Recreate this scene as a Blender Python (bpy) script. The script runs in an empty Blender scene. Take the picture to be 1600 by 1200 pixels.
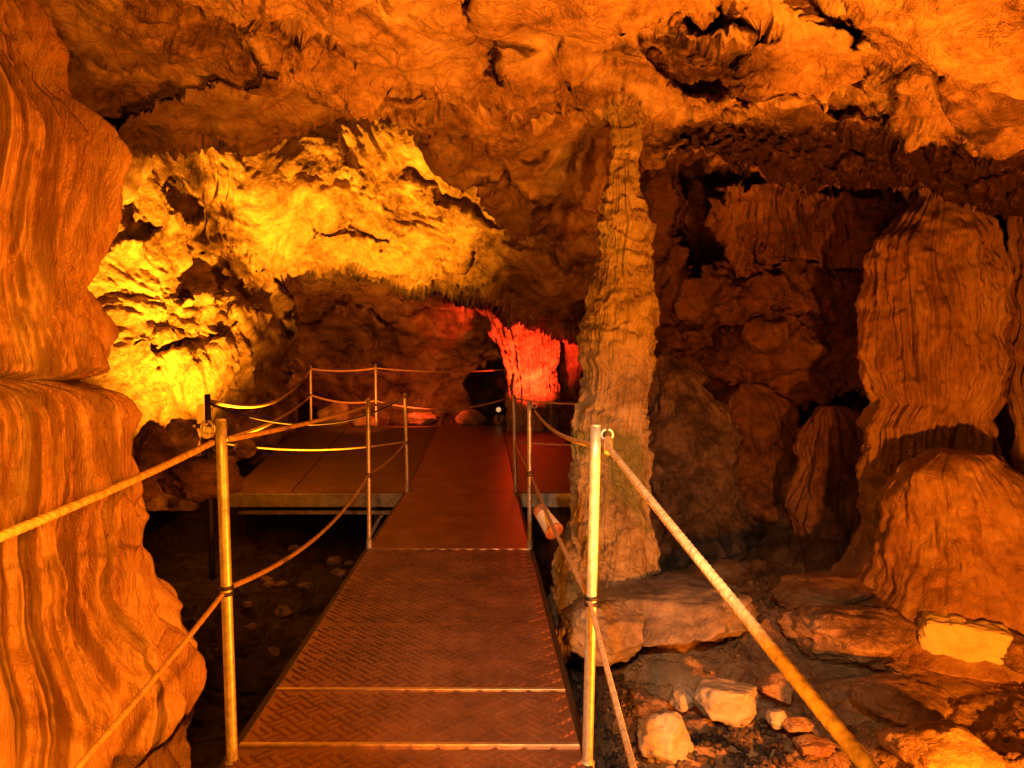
import bpy, bmesh, math, random
import numpy as np
from mathutils import Vector, Matrix

# ------------------------------------------------------------------ camera
F = 1150.0          # focal length in photo pixels (1600 wide)
EYE = 1.4           # eye height above the metal deck
HZ = 582.0          # horizon row
sc = bpy.context.scene
cam_d = bpy.data.cameras.new("camera"); cam = bpy.data.objects.new("camera", cam_d)
sc.collection.objects.link(cam); sc.camera = cam
cam.location = (0, 0, EYE); cam.rotation_euler = (math.radians(90), 0, 0)
cam_d.sensor_width = 36; cam_d.lens = F / 1600 * 36
cam_d.shift_y = (HZ - 600) / 1600
cam_d.clip_start = 0.05; cam_d.clip_end = 200
sc.view_settings.view_transform = 'Standard'; sc.view_settings.look = 'None'
sc.view_settings.gamma = 1; sc.view_settings.exposure = 0
sc.cycles.max_bounces = 3; sc.cycles.diffuse_bounces = 1; sc.cycles.glossy_bounces = 2; sc.cycles.transmission_bounces = 0
sc.cycles.use_adaptive_sampling = True; sc.cycles.adaptive_threshold = 0.03; sc.cycles.adaptive_min_samples = 16

# ------------------------------------------------------------------ world (no daylight reaches the cave) and lamps
w = bpy.data.worlds.new("World"); sc.world = w; w.use_nodes = True
bg = w.node_tree.nodes["Background"]; bg.inputs[0].default_value = (0.5, 0.16, 0.05, 1); bg.inputs[1].default_value = 0.006

def lamp(name, kind, loc, energy, col, target=None, radius=0.04, angle=100, blend=0.6):
    d = bpy.data.lights.new(name, kind); d.energy = energy; d.color = col; d.shadow_soft_size = radius
    o = bpy.data.objects.new(name, d); sc.collection.objects.link(o); o.location = loc
    if kind == 'SPOT':
        d.spot_size = math.radians(angle); d.spot_blend = blend
        o.rotation_euler = (Vector(target) - Vector(loc)).to_track_quat('-Z', 'Y').to_euler()
    return o
ORANGE = (1.0, 0.205, 0.007); YELLOW = (1.0, 0.31, 0.010); RED = (1.0, 0.045, 0.012); WARM = (1.0, 0.62, 0.34)
lamp('flood_vault', 'SPOT', (-2.3, 7.1, -0.55), 7000, YELLOW, (-3.0, 8.9, 3.2), 0.05, 84, 0.75)
lamp('flood_right', 'POINT', (1.9, 1.7, 0.05), 640, ORANGE, radius=0.05)
lamp('flood_left', 'SPOT', (-0.35, 0.7, 1.3), 260, (1.0, 0.24, 0.008), (-1.7, 3.0, 0.75), 0.04, 118, 0.6)
lamp('fill_rail', 'SPOT', (-0.35, 0.6, 1.5), 110, (1.0, 0.28, 0.01), (0.9, 2.4, 0.5), 0.04, 84, 0.8)  # unseen fill added to brighten the near right rope and floor
lamp('flood_top', 'SPOT', (0.6, 1.7, 0.2), 950, (1.0, 0.25, 0.012), (0.5, 3.5, 3.2), 0.06, 85, 0.9)
lamp('flood_red', 'SPOT', (0.5, 12.6, 0.75), 1150, RED, (0.35, 14.2, 2.0), 0.06, 74, 0.8)
lamp('flood_red_low', 'SPOT', (-1.9, 14.3, 1.15), 150, (1.0, 0.09, 0.02), (-2.0, 15.2, 0.45), 0.05, 125, 0.8)
lamp('fill_chamber', 'SPOT', (1.4, 4.9, 1.2), 60, (1.0, 0.15, 0.01), (2.1, 7.5, 2.4), 0.08, 110, 0.9)  # unseen fill added in place of bounce on the chamber wall
lamp('flood_pale', 'SPOT', (0.25, 0.5, 1.75), 300, WARM, (0.45, 4.3, 0.0), 0.03, 52, 0.9)
lamp('fill_back', 'SPOT', (-2.7, 12.6, 0.7), 260, (1.0, 0.2, 0.015), (-3.2, 17, 2.4), 0.08, 100, 0.9)  # unseen amber fill added to turn the back recess brown

# ------------------------------------------------------------------ helpers
def W(px, py, Y):
    return np.array([(px - 800) / F * Y, Y, EYE - (py - HZ) / F * Y])
def V(px, py, Y): return Vector(W(px, py, Y).tolist())

_rng = np.random.RandomState(7)
_perm = _rng.permutation(512).astype(np.int64); _perm = np.concatenate([_perm, _perm, _perm])
_g = _rng.normal(size=(512, 3)); _g /= np.linalg.norm(_g, axis=1)[:, None]
def perlin(p):
    i = np.floor(p).astype(np.int64); f = p - i; i &= 511
    u = f * f * f * (f * (f * 6 - 15) + 10)
    def c(dx, dy, dz):
        h = _perm[_perm[_perm[(i[..., 0] + dx) & 511] + ((i[..., 1] + dy) & 511)] % 512 + ((i[..., 2] + dz) & 511)] & 511
        g = _g[h]
        return g[..., 0] * (f[..., 0] - dx) + g[..., 1] * (f[..., 1] - dy) + g[..., 2] * (f[..., 2] - dz)
    def L(a, b, t): return a + (b - a) * t
    x0 = L(L(c(0,0,0), c(1,0,0), u[..., 0]), L(c(0,1,0), c(1,1,0), u[..., 0]), u[..., 1])
    x1 = L(L(c(0,0,1), c(1,0,1), u[..., 0]), L(c(0,1,1), c(1,1,1), u[..., 0]), u[..., 1])
    return L(x0, x1, u[..., 2]) * 1.5
def fbm(p, oc=4, gain=0.5, lac=2.03):
    s = 0; a = 1.0; q = np.array(p, float)
    for k in range(oc):
        s = s + a * perlin(q); q = q * lac + 17.3; a *= gain
    return s
def ridged(p, oc=4, gain=0.5, lac=2.07):      # sharp crests at 1
    s = 0; a = 1.0; q = np.array(p, float); n = 0
    for k in range(oc):
        s = s + a * (1 - np.abs(perlin(q)) * 2); n += a; q = q * lac + 31.7; a *= gain
    return s / n
def billow(p, oc=4, gain=0.5, lac=2.07):      # round lumps between sharp creases at 0
    s = 0; a = 1.0; q = np.array(p, float); n = 0
    for k in range(oc):
        s = s + a * np.abs(perlin(q)) * 2; n += a; q = q * lac + 31.7; a *= gain
    return s / n
def sst(a, b, x):
    t = np.clip((x - a) / (b - a), 0, 1); return t * t * (3 - 2 * t)
def seg_dist(px, py, pts):
    """distance to a polyline and the side (+ = right of travel in picture coords, y down)"""
    best = np.full(px.shape, 1e9); side = np.zeros(px.shape)
    for (x0, y0), (x1, y1) in zip(pts[:-1], pts[1:]):
        dx, dy = x1 - x0, y1 - y0
        t = np.clip(((px - x0) * dx + (py - y0) * dy) / (dx * dx + dy * dy), 0, 1)
        ex, ey = px - x0 - t * dx, py - y0 - t * dy
        d = np.hypot(ex, ey); cr = dx * ey - dy * ex
        m = d < best; best[m] = d[m]; side[m] = np.sign(cr[m])
    return best, side
def poly_sd(px, py, pts):
    """signed distance to a closed polygon, negative inside"""
    P = list(pts) + [pts[0]]
    d, _ = seg_dist(px, py, P)
    ins = np.zeros(px.shape, bool)
    for (x0, y0), (x1, y1) in zip(P[:-1], P[1:]):
        c = ((y0 > py) != (y1 > py)) & (px < (x1 - x0) * (py - y0) / ((y1 - y0) or 1e-9) + x0)
        ins ^= c
    return np.where(ins, -d, d)
def tps(ctrl, px, py, sm=0.0):
    c = np.array(ctrl, float); X = c[:, :2] / 400; n = len(c)
    def K(r2): return np.where(r2 > 0, r2 * np.log(np.maximum(r2, 1e-12)), 0)
    D = ((X[:, None] - X[None]) ** 2).sum(-1)
    A = np.zeros((n + 3, n + 3)); A[:n, :n] = K(D) + sm * np.eye(n); A[:n, n] = 1; A[:n, n+1:] = X
    A[n, :n] = 1; A[n+1:, :n] = X.T
    s = np.linalg.solve(A, np.concatenate([1 / c[:, 2], [0, 0, 0]]))
    out = s[n] + s[n+1] * px / 400 + s[n+2] * py / 400
    for k in range(n):
        out = out + s[k] * K((px / 400 - X[k, 0]) ** 2 + (py / 400 - X[k, 1]) ** 2)
    return 1 / np.clip(out, 1 / 24, 1 / 1.2)
def cr(x, xs, ys):                              # smooth interpolation through rows
    return np.interp(x, xs, ys)
def normals(P, wrap=False):
    if wrap:
        du = np.roll(P, -1, 1) - np.roll(P, 1, 1)
    else:
        du = np.gradient(P, axis=1)
    dv = np.gradient(P, axis=0)
    n = np.cross(du, dv); n /= np.maximum(np.linalg.norm(n, axis=-1, keepdims=True), 1e-9)
    return n

def blur(a, k=9):
    for ax in (0, 1):
        pad = [(0, 0)] * a.ndim; pad[ax] = (k // 2 + 1, k // 2)
        c = np.cumsum(np.pad(a, pad, mode='edge'), axis=ax)
        a = (np.take(c, np.arange(k, c.shape[ax]), ax) - np.take(c, np.arange(0, c.shape[ax] - k), ax)) / k
    return a
def mesh_obj(name, verts, faces, mat, parent=None, smooth=True):
    me = bpy.data.meshes.new(name)
    v = np.asarray(verts, np.float32).reshape(-1, 3)
    if isinstance(faces, np.ndarray):
        me.vertices.add(len(v)); me.vertices.foreach_set('co', v.ravel())
        k = faces.shape[1]
        me.loops.add(faces.size); me.loops.foreach_set('vertex_index', faces.ravel().astype(np.int32))
        me.polygons.add(len(faces)); me.polygons.foreach_set('loop_start', np.arange(0, faces.size, k, dtype=np.int32))
        me.update(calc_edges=True); me.validate()
    else:
        me.from_pydata([tuple(map(float, q)) for q in v], [], faces)
    if smooth: me.polygons.foreach_set('use_smooth', [True] * len(me.polygons))
    me.materials.append(mat)
    o = bpy.data.objects.new(name, me); sc.collection.objects.link(o)
    if parent is not None:
        o.parent = parent; o.matrix_parent_inverse = Matrix.Translation(parent.location).inverted() if False else Matrix.Identity(4)
        me.transform(Matrix.Translation(-parent.location))
    return o
def grid_faces(nv, nu, wrap=False, flip=False):
    i, j = np.meshgrid(np.arange(nv - 1), np.arange(nu if wrap else nu - 1), indexing='ij')
    a = i * nu + j; b = i * nu + (j + 1) % nu; c = (i + 1) * nu + (j + 1) % nu; d = (i + 1) * nu + j
    f = np.stack([a, b, c, d], -1).reshape(-1, 4)
    return f[:, ::-1].copy() if flip else f
def tag(o, label=None, cat=None, group=None, kind=None):
    if label: o['label'] = label
    if cat: o['category'] = cat
    if group: o['group'] = group
    if kind: o['kind'] = kind
    return o
def empty(name, loc, label, cat, group=None):
    o = bpy.data.objects.new(name, None); sc.collection.objects.link(o); o.location = loc; o.empty_display_size = 0.1
    return tag(o, label, cat, group)

# ------------------------------------------------------------------ materials
def new_mat(name):
    m = bpy.data.materials.new(name); m.use_nodes = True
    nt = m.node_tree; b = nt.nodes['Principled BSDF']; return m, nt, b
def nd(nt, typ, **kw):
    n = nt.nodes.new(typ)
    for k, v in kw.items():
        if k.startswith('_'): setattr(n, k[1:], v)
        else: n.inputs[k].default_value = v
    return n
def rock_mat(name, dark, mid, light, scale=1.0, bump=1.0, rough=0.75, streak=0.0, patch=None, spec=0.3, painted_shade=False, bands=False):
    m, nt, b = new_mat(name); L = nt.links.new
    g = nd(nt, 'ShaderNodeNewGeometry')
    mp = nd(nt, 'ShaderNodeMapping'); L(g.outputs['Position'], mp.inputs[0])
    if streak: mp.inputs['Scale'].default_value = (1, 1, 1 - streak)
    n1 = nd(nt, 'ShaderNodeTexNoise', Scale=1.7 * scale, Detail=7, Roughness=0.62, Distortion=0.9); L(mp.outputs[0], n1.inputs['Vector'])
    n2 = nd(nt, 'ShaderNodeTexNoise', Scale=14 * scale, Detail=5, Roughness=0.7, Distortion=0.6); L(mp.outputs[0], n2.inputs['Vector'])
    mx = nd(nt, 'ShaderNodeMath', _operation='MULTIPLY_ADD'); L(n2.outputs[0], mx.inputs[0]); mx.inputs[1].default_value = 0.45
    L(n1.outputs[0], mx.inputs[2])
    r = nd(nt, 'ShaderNodeValToRGB'); L(mx.outputs[0], r.inputs[0])
    e = r.color_ramp.elements; e[0].position = 0.50; e[0].color = (*dark, 1); e[1].position = 0.92; e[1].color = (*light, 1)
    k = e.new(0.70); k.color = (*mid, 1)
    col = r.outputs[0]
    if patch:
        n3 = nd(nt, 'ShaderNodeTexNoise', Scale=patch[1], Detail=6, Roughness=0.6, Distortion=0.5); L(g.outputs['Position'], n3.inputs['Vector'])
        rr = nd(nt, 'ShaderNodeValToRGB'); L(n3.outputs[0], rr.inputs[0])
        rr.color_ramp.elements[0].position = patch[2]; rr.color_ramp.elements[1].position = patch[2] + 0.08
        mc = nd(nt, 'ShaderNodeMix', _data_type='RGBA'); L(rr.outputs[0], mc.inputs[0]); L(col, mc.inputs[6]); mc.inputs[7].default_value = (*patch[0], 1)
        col = mc.outputs[2]
    if painted_shade:      # shade painted into the colour of the broken honeycomb rock
        at = nd(nt, 'ShaderNodeAttribute', _attribute_name='painted_shade')
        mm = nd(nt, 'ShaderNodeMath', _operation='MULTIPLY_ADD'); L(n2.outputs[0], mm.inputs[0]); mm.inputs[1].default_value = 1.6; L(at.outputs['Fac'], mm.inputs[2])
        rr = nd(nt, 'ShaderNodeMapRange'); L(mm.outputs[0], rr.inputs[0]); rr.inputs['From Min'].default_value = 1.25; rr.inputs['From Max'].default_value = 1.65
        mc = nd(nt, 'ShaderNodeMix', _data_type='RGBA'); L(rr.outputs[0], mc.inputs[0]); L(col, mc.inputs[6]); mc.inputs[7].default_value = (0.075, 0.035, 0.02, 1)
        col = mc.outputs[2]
    if bands:      # mineral streaks running down the drapery
        mp2 = nd(nt, 'ShaderNodeMapping'); L(g.outputs['Position'], mp2.inputs[0]); mp2.inputs['Scale'].default_value = (1, 1, 0.13)
        nb2 = nd(nt, 'ShaderNodeTexNoise', Scale=6.0, Detail=5, Roughness=0.6, Distortion=0.8); L(mp2.outputs[0], nb2.inputs['Vector'])
        r2 = nd(nt, 'ShaderNodeValToRGB'); L(nb2.outputs[0], r2.inputs[0]); e2 = r2.color_ramp.elements
        e2[0].position = 0.36; e2[0].color = (0.66, 0.47, 0.36, 1); e2[1].position = 0.66; e2[1].color = (1.22, 1.28, 1.15, 1)
        k2 = e2.new(0.5); k2.color = (0.95, 0.88, 0.8, 1)
        mc = nd(nt, 'ShaderNodeMix', _data_type='RGBA', _blend_type='MULTIPLY'); mc.inputs[0].default_value = 0.38; L(col, mc.inputs[6]); L(r2.outputs[0], mc.inputs[7])
        col = mc.outputs[2]
    L(col, b.inputs['Base Color']); b.inputs['Roughness'].default_value = rough
    b.inputs['Specular IOR Level'].default_value = spec
    # relief: medium folds, gritty surface, fine cracks
    nb = nd(nt, 'ShaderNodeTexNoise', Scale=9 * scale, Detail=6, Roughness=0.68, Distortion=1.2); L(mp.outputs[0], nb.inputs['Vector'])
    vo = nd(nt, 'ShaderNodeTexVoronoi', Scale=7 * scale, _feature='DISTANCE_TO_EDGE')
    wp = nd(nt, 'ShaderNodeVectorMath', _operation='MULTIPLY_ADD'); L(nb.outputs['Color'], wp.inputs[0]); wp.inputs[1].default_value = (0.22 / scale,) * 3
    L(mp.outputs[0], wp.inputs[2]); L(wp.outputs[0], vo.inputs['Vector'])
    ck = nd(nt, 'ShaderNodeMapRange'); L(vo.outputs[0], ck.inputs[0]); ck.inputs['From Max'].default_value = 0.10
    ad = nd(nt, 'ShaderNodeMath', _operation='MULTIPLY_ADD'); L(ck.outputs[0], ad.inputs[0]); ad.inputs[1].default_value = 0.12; L(nb.outputs[0], ad.inputs[2])
    pm = nd(nt, 'ShaderNodeMapRange'); L(n1.outputs[0], pm.inputs[0]); pm.inputs['From Min'].default_value = 0.35; pm.inputs['From Max'].default_value = 0.65; pm.inputs['To Min'].default_value = 0.95 * min(1, bump); pm.inputs['To Max'].default_value = 0.5 * min(1, bump)
    bp = nd(nt, 'ShaderNodeBump', Distance=0.09 / scale * bump); L(pm.outputs[0], bp.inputs['Strength']); L(ad.outputs[0], bp.inputs['Height'])
    nf = nd(nt, 'ShaderNodeTexNoise', Scale=60 * scale, Detail=2, Roughness=0.7); L(g.outputs['Position'], nf.inputs['Vector'])
    b2 = nd(nt, 'ShaderNodeBump', Strength=0.6, Distance=0.008 * bump); L(nf.outputs[0], b2.inputs['Height']); L(bp.outputs[0], b2.inputs['Normal'])
    L(b2.outputs[0], b.inputs['Normal'])
    return m
M_ceil = rock_mat('ceiling_limestone', (0.10, 0.055, 0.03), (0.40, 0.25, 0.13), (0.60, 0.46, 0.28), 1.0, 1.0, 0.6, patch=((0.07, 0.04, 0.025), 2.2, 0.60), painted_shade=True)
M_vault = rock_mat('vault_limestone', (0.10, 0.055, 0.025), (0.38, 0.25, 0.13), (0.60, 0.45, 0.27), 1.1, 1.3, 0.7, patch=((0.13, 0.07, 0.035), 1.6, 0.62))
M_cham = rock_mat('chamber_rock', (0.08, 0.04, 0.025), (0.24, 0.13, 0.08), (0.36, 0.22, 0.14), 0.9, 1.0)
M_flow = rock_mat('flowstone', (0.34, 0.17, 0.08), (0.54, 0.34, 0.17), (0.68, 0.54, 0.36), 1.1, 0.7, 0.32, 0.75, spec=0.6, bands=True)
M_col = rock_mat('column_stone', (0.16, 0.11, 0.06), (0.36, 0.29, 0.17), (0.52, 0.44, 0.28), 1.6, 0.8, 0.6, patch=((0.22, 0.23, 0.09), 1.7, 0.58))
M_right = rock_mat('right_flowstone', (0.18, 0.09, 0.05), (0.36, 0.22, 0.12), (0.50, 0.36, 0.22), 1.2, 0.8, 0.5, 0.5, spec=0.45, bands=True)
M_floor = rock_mat('floor_mud', (0.12, 0.075, 0.045), (0.34, 0.22, 0.13), (0.52, 0.38, 0.24), 1.1, 1.0, 0.7)
M_grey = rock_mat('grey_rock', (0.12, 0.10, 0.085), (0.28, 0.23, 0.19), (0.42, 0.36, 0.30), 1.6, 0.8, 0.8)
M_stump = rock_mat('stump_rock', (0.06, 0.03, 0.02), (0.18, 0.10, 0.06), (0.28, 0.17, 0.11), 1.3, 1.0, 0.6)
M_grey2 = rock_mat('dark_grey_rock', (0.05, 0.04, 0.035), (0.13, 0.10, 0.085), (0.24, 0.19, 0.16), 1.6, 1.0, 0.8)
M_pale = rock_mat('pale_rock', (0.34, 0.29, 0.22), (0.50, 0.43, 0.34), (0.62, 0.55, 0.45), 2.2, 0.6, 0.7)
M_block = rock_mat('block_stone', (0.60, 0.54, 0.40), (0.74, 0.68, 0.52), (0.80, 0.75, 0.6), 3.0, 0.35, 0.7)
M_dark = rock_mat('dark_gravel', (0.02, 0.015, 0.012), (0.07, 0.05, 0.04), (0.2, 0.15, 0.12), 4, 0.8, 0.6)

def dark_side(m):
    """paints shade as near-black ground colour left of a line under the walkway, ragged border"""
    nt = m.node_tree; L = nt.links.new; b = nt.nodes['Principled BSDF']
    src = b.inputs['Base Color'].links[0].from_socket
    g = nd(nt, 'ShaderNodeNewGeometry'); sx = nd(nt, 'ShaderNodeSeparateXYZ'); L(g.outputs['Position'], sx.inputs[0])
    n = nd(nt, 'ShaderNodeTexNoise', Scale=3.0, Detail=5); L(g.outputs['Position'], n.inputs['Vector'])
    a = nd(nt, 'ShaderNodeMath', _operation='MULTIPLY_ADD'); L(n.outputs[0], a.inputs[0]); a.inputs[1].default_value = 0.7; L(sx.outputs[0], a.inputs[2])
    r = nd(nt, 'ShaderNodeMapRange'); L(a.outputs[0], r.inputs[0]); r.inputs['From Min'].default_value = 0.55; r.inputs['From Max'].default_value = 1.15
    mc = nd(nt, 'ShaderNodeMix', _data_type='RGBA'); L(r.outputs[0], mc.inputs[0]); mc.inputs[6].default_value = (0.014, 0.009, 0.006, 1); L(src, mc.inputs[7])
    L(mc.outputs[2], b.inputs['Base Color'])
dark_side(M_floor)  # the pit's shade is painted into the floor colour

def simple(name, col, rough=0.5, metal=0.0, emit=None, noise=0.0, nscale=30, spec=0.5):
    m, nt, b = new_mat(name); L = nt.links.new
    b.inputs['Roughness'].default_value = rough; b.inputs['Metallic'].default_value = metal
    b.inputs['Specular IOR Level'].default_value = spec
    if emit: b.inputs['Emission Color'].default_value = (*emit[0], 1); b.inputs['Emission Strength'].default_value = emit[1]
    g = nd(nt, 'ShaderNodeNewGeometry')
    n = nd(nt, 'ShaderNodeTexNoise', Scale=nscale, Detail=6, Roughness=0.7); L(g.outputs['Position'], n.inputs['Vector'])
    r = nd(nt, 'ShaderNodeValToRGB'); L(n.outputs[0], r.inputs[0])
    e = r.color_ramp.elements; e[0].position = 0.35; e[1].position = 0.65
    e[0].color = (*[c * (1 - noise) for c in col], 1); e[1].color = (*[min(1, c * (1 + noise * 0.5)) for c in col], 1)
    L(r.outputs[0], b.inputs['Base Color'])
    rm = nd(nt, 'ShaderNodeMapRange'); L(n.outputs[0], rm.inputs[0])
    rm.inputs['To Min'].default_value = rough * 0.75; rm.inputs['To Max'].default_value = min(1, rough * 1.3); L(rm.outputs[0], b.inputs['Roughness'])
    return m
M_steel = simple('galvanised_steel', (0.66, 0.62, 0.56), 0.42, 0.55, noise=0.35, nscale=40)
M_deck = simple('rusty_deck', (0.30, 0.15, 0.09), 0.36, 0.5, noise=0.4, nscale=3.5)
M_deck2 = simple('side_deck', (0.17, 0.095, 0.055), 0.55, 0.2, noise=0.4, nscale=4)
M_strip = simple('edge_strip', (0.62, 0.5, 0.36), 0.3, 0.8, noise=0.3)
M_alu = simple('alu_beam', (0.5, 0.5, 0.48), 0.45, 0.3, noise=0.4, nscale=12)
M_black = simple('black_tape', (0.02, 0.017, 0.015), 0.5)
M_dpost = simple('dark_post', (0.03, 0.022, 0.018), 0.6, noise=0.4)
M_brass = simple('ferrule', (0.6, 0.45, 0.22), 0.35, 0.6, noise=0.2)
M_paper = simple('paper', (0.8, 0.78, 0.75), 0.8, noise=0.08)
M_lamp = simple('lamp_face', (0.9, 0.8, 0.6), 0.4, emit=((1, 0.55, 0.2), 0.7))
M_cream = simple('cream_plastic', (0.78, 0.72, 0.5), 0.5, noise=0.2, nscale=60)
def rope_mat():
    m = simple('rope_fibre', (0.62, 0.42, 0.2), 0.75, noise=0.5, nscale=45); return m
M_rope = rope_mat(); M_rope2 = simple('thin_rope', (0.5, 0.34, 0.2), 0.75, noise=0.4, nscale=40)

# ------------------------------------------------------------------ rock sheets
def rock_relief(P, sgn, amp=1.0, scale=1.0, seed=0.0, strat=(0.35, 1.0), flip=False):
    """add folds, ledges and grit to a sheet of points, along its normal"""
    def base(n, k=13):
        n = blur(n, k) * sgn; return n / np.maximum(np.linalg.norm(n, axis=-1, keepdims=True), 0.25)
    n = base(normals(P))
    q = P * scale + seed
    wq = q + 0.55 * np.stack([perlin(q * 0.9 + 5), perlin(q * 0.9 + 50), perlin(q * 0.9 + 90)], -1)
    big = fbm(wq * 0.55, 3) * 0.30 + (billow(wq * np.array([0.9, 0.8, 1.2]), 3, 0.5) - 0.35) * 0.42
    P = P + n * (big * amp)[..., None]
    rough = 0.35 + 1.1 * sst(-0.25, 0.45, fbm(wq * 0.8 + 200, 3))
    n = base(normals(P))
    # tilted strata / ledges
    st = wq @ np.array([strat[0], 0.15, strat[1]])
    led = ridged(np.stack([st * 2.6, wq[..., 0] * 0.9, wq[..., 1] * 0.9], -1), 4, 0.55) - 0.5
    lump = billow(wq * 3.1, 4, 0.55) - 0.35
    P = P + n * ((0.20 * led + 0.13 * lump) * amp * rough)[..., None]
    n = base(normals(P), 7)
    fine = (billow(wq * 9.0, 3, 0.6) - 0.35) * 0.04 + (ridged(np.stack([st * 9, wq[..., 0] * 3, wq[..., 1] * 3], -1), 3) - 0.5) * 0.035
    P = P + n * (fine * amp * rough)[..., None]
    return P

def ragged(px, py, s=60.0, a=14.0, seed=0.0):
    q = np.stack([px / s + seed, py / s, np.full(px.shape, 3.3 + seed)], -1)
    return px + fbm(q, 4, 0.6) * a, py + fbm(q + 77, 4, 0.6) * a

# ---- A: the near ceiling, from above the camera to the ragged lip of the arch
lipx = [-500, 100, 180, 240, 300, 400, 480, 560, 620, 660, 720, 770, 830, 900, 940, 965, 1000, 1080, 1150, 1250, 1350, 1440, 1500, 1560, 1620, 2200]
lipy = [420, 345, 300, 245, 235, 235, 200, 180, 190, 225, 285, 318, 350, 385, 370, 300, 240, 255, 285, 290, 283, 288, 295, 310, 330, 380]
ctrlA = [(-500,-600,1.6),(300,-600,1.7),(1000,-600,1.7),(2100,-600,1.7),
         (-400,-100,3.4),(100,0,3.8),(350,0,3.6),(600,0,3.3),(800,0,3.3),(1000,0,3.2),(1250,0,3.1),(1500,0,2.7),(2000,0,2.6),
         (-300,250,5.4),(150,150,5.0),(330,120,4.6),(560,110,4.3),(560,180,5.3),(250,240,6.0),(400,230,5.9),
         (700,150,4.6),(700,250,5.9),(850,200,5.3),(820,330,7.2),(900,380,7.6),(930,300,6.9),(975,190,6.3),(1010,215,6.3),
         (1050,150,4.5),(1050,240,5.5),(1200,150,4.2),(1200,270,5.8),(1400,100,3.5),(1400,200,4.3),(1400,280,5.6),(1560,230,4.0),(1600,320,5.4),(1600,100,3.0),(2100,350,5)]
U = np.arange(-420, 2060, 2.2)
nA = 230
vv = np.linspace(0, 1, nA)
px = np.tile(U, (nA, 1)); lip = np.interp(U, lipx, lipy) + 9 * perlin(np.stack([U / 33, U * 0, U * 0 + 4], -1)) + 6 * perlin(np.stack([U / 11, U * 0, U * 0 + 9], -1))
top = -420
py = top + (lip[None] - top) * (vv[:, None] ** 0.8)
Y = tps(ctrlA, px, py)
rx, ry = ragged(px, py, 50, 16)
def ledge(Y, pts, amp, wdt, back=0.35, w2=40):
    d, s = seg_dist(rx, ry, pts)
    Y += np.where(s > 0, amp * np.exp(-(d / wdt) ** 1.2), -amp * back * np.exp(-(d / w2)))
    return Y
def crack(Y, pts, amp, wdt):
    d, s = seg_dist(rx, ry, pts); return Y + amp * np.exp(-(d / wdt) ** 2)
def pit(Y, pts, amp, soft=10):
    d = poly_sd(rx, ry, pts); return Y + amp * sst(soft, -soft, d)
# right-of-travel (below) side recedes when going left -> right
Y = crack(Y, [(730, -40), (738, 30), (755, 75), (778, 115)], 0.45, 9)
Y = crack(Y, [(838, 30), (862, 55), (872, 85), (880, 110)], 0.25, 6)
Y = ledge(Y, [(300, 5), (350, 20), (430, 20), (520, 60)], 0.20, 30)
Y = ledge(Y, [(420, 80), (480, 110), (560, 130), (640, 120), (700, 145), (780, 165), (840, 175), (900, 165)], 0.28, 26)
Y = ledge(Y, [(430, 150), (520, 130), (600, 155), (640, 170)], 0.3, 30)
Y = ledge(Y, [(620, 195), (700, 215), (760, 250), (840, 300), (930, 330)], 0.35, 30)
Y = ledge(Y, [(970, 30), (1060, 28), (1120, 20), (1190, 40)], 0.35, 20)
Y = pit(Y, [(1075, 25), (1120, 10), (1150, 38), (1105, 55)], 0.35)
Y = pit(Y, [(1000, 60), (1050, 75), (1110, 62), (1190, 75), (1215, 130), (1150, 150), (1080, 150), (1030, 110)], 0.45)
Y = pit(Y, [(1210, -20), (1340, -30), (1390, 20), (1350, 62), (1290, 40)], 0.35)
Y = ledge(Y, [(1200, 110), (1290, 125), (1330, 115), (1370, 100)], 0.3, 24)
Y = pit(Y, [(1255, 145), (1330, 150), (1395, 165), (1380, 185), (1310, 175)], 0.4)
Y = pit(Y, [(1330, 120), (1360, 95), (1420, 100), (1410, 150), (1375, 170)], 0.3)
Y = ledge(Y, [(1110, 190), (1200, 195), (1230, 205), (1300, 200), (1400, 235), (1470, 205), (1530, 240), (1600, 245), (1800, 250)], 0.55, 42, 0.15)
Y = ledge(Y, [(1420, 95), (1480, 90), (1600, 100), (1700, 110)], 0.25, 22)
Y = pit(Y, [(870, 100), (905, 120), (910, 175), (860, 170)], 0.22)
Y = ledge(Y, [(60, 60), (200, 90), (250, 75)], 0.15, 30)
Y = ledge(Y, [(180, 190), (260, 170), (330, 120), (420, 110)], -0.22, 30)
# honeycomb of broken rock near the right-hand lip
cell = billow(np.stack([px / 34, py / 22, px * 0 + 1.5], -1), 4, 0.6)
Y += 0.22 * cell * sst(150, 215, py) * sst(960, 1040, px) * sst(1640, 1540, px)
Y += 0.12 * cell * sst(20, 80, py) * sst(960, 1020, px) * sst(1260, 1180, px)
PA = np.stack([(px - 800) / F * Y, Y, EYE - (py - HZ) / F * Y], -1)
# behind the lip the rock turns up and away
nb_ = 46
ext = []
last = PA[-1].copy()
for k in range(1, nb_ + 1):
    t = k / nb_
    ext.append(last + np.stack([last[:, 0] * 0.10 * t, 1.1 * t * np.ones(len(U)), (0.02 + 2.0 * t ** 1.4 - 0.05 * math.sin(min(1, t * 6) * math.pi)) * np.ones(len(U))], -1))
PA = np.concatenate([PA, np.stack(ext)], 0)
dn = normals(PA); sgn = -np.sign(dn[100, 600, 2])
PA0 = PA
PA = rock_relief(PA, sgn, 0.48, 1.05, 0.0, (0.25, 0.9))
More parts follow.
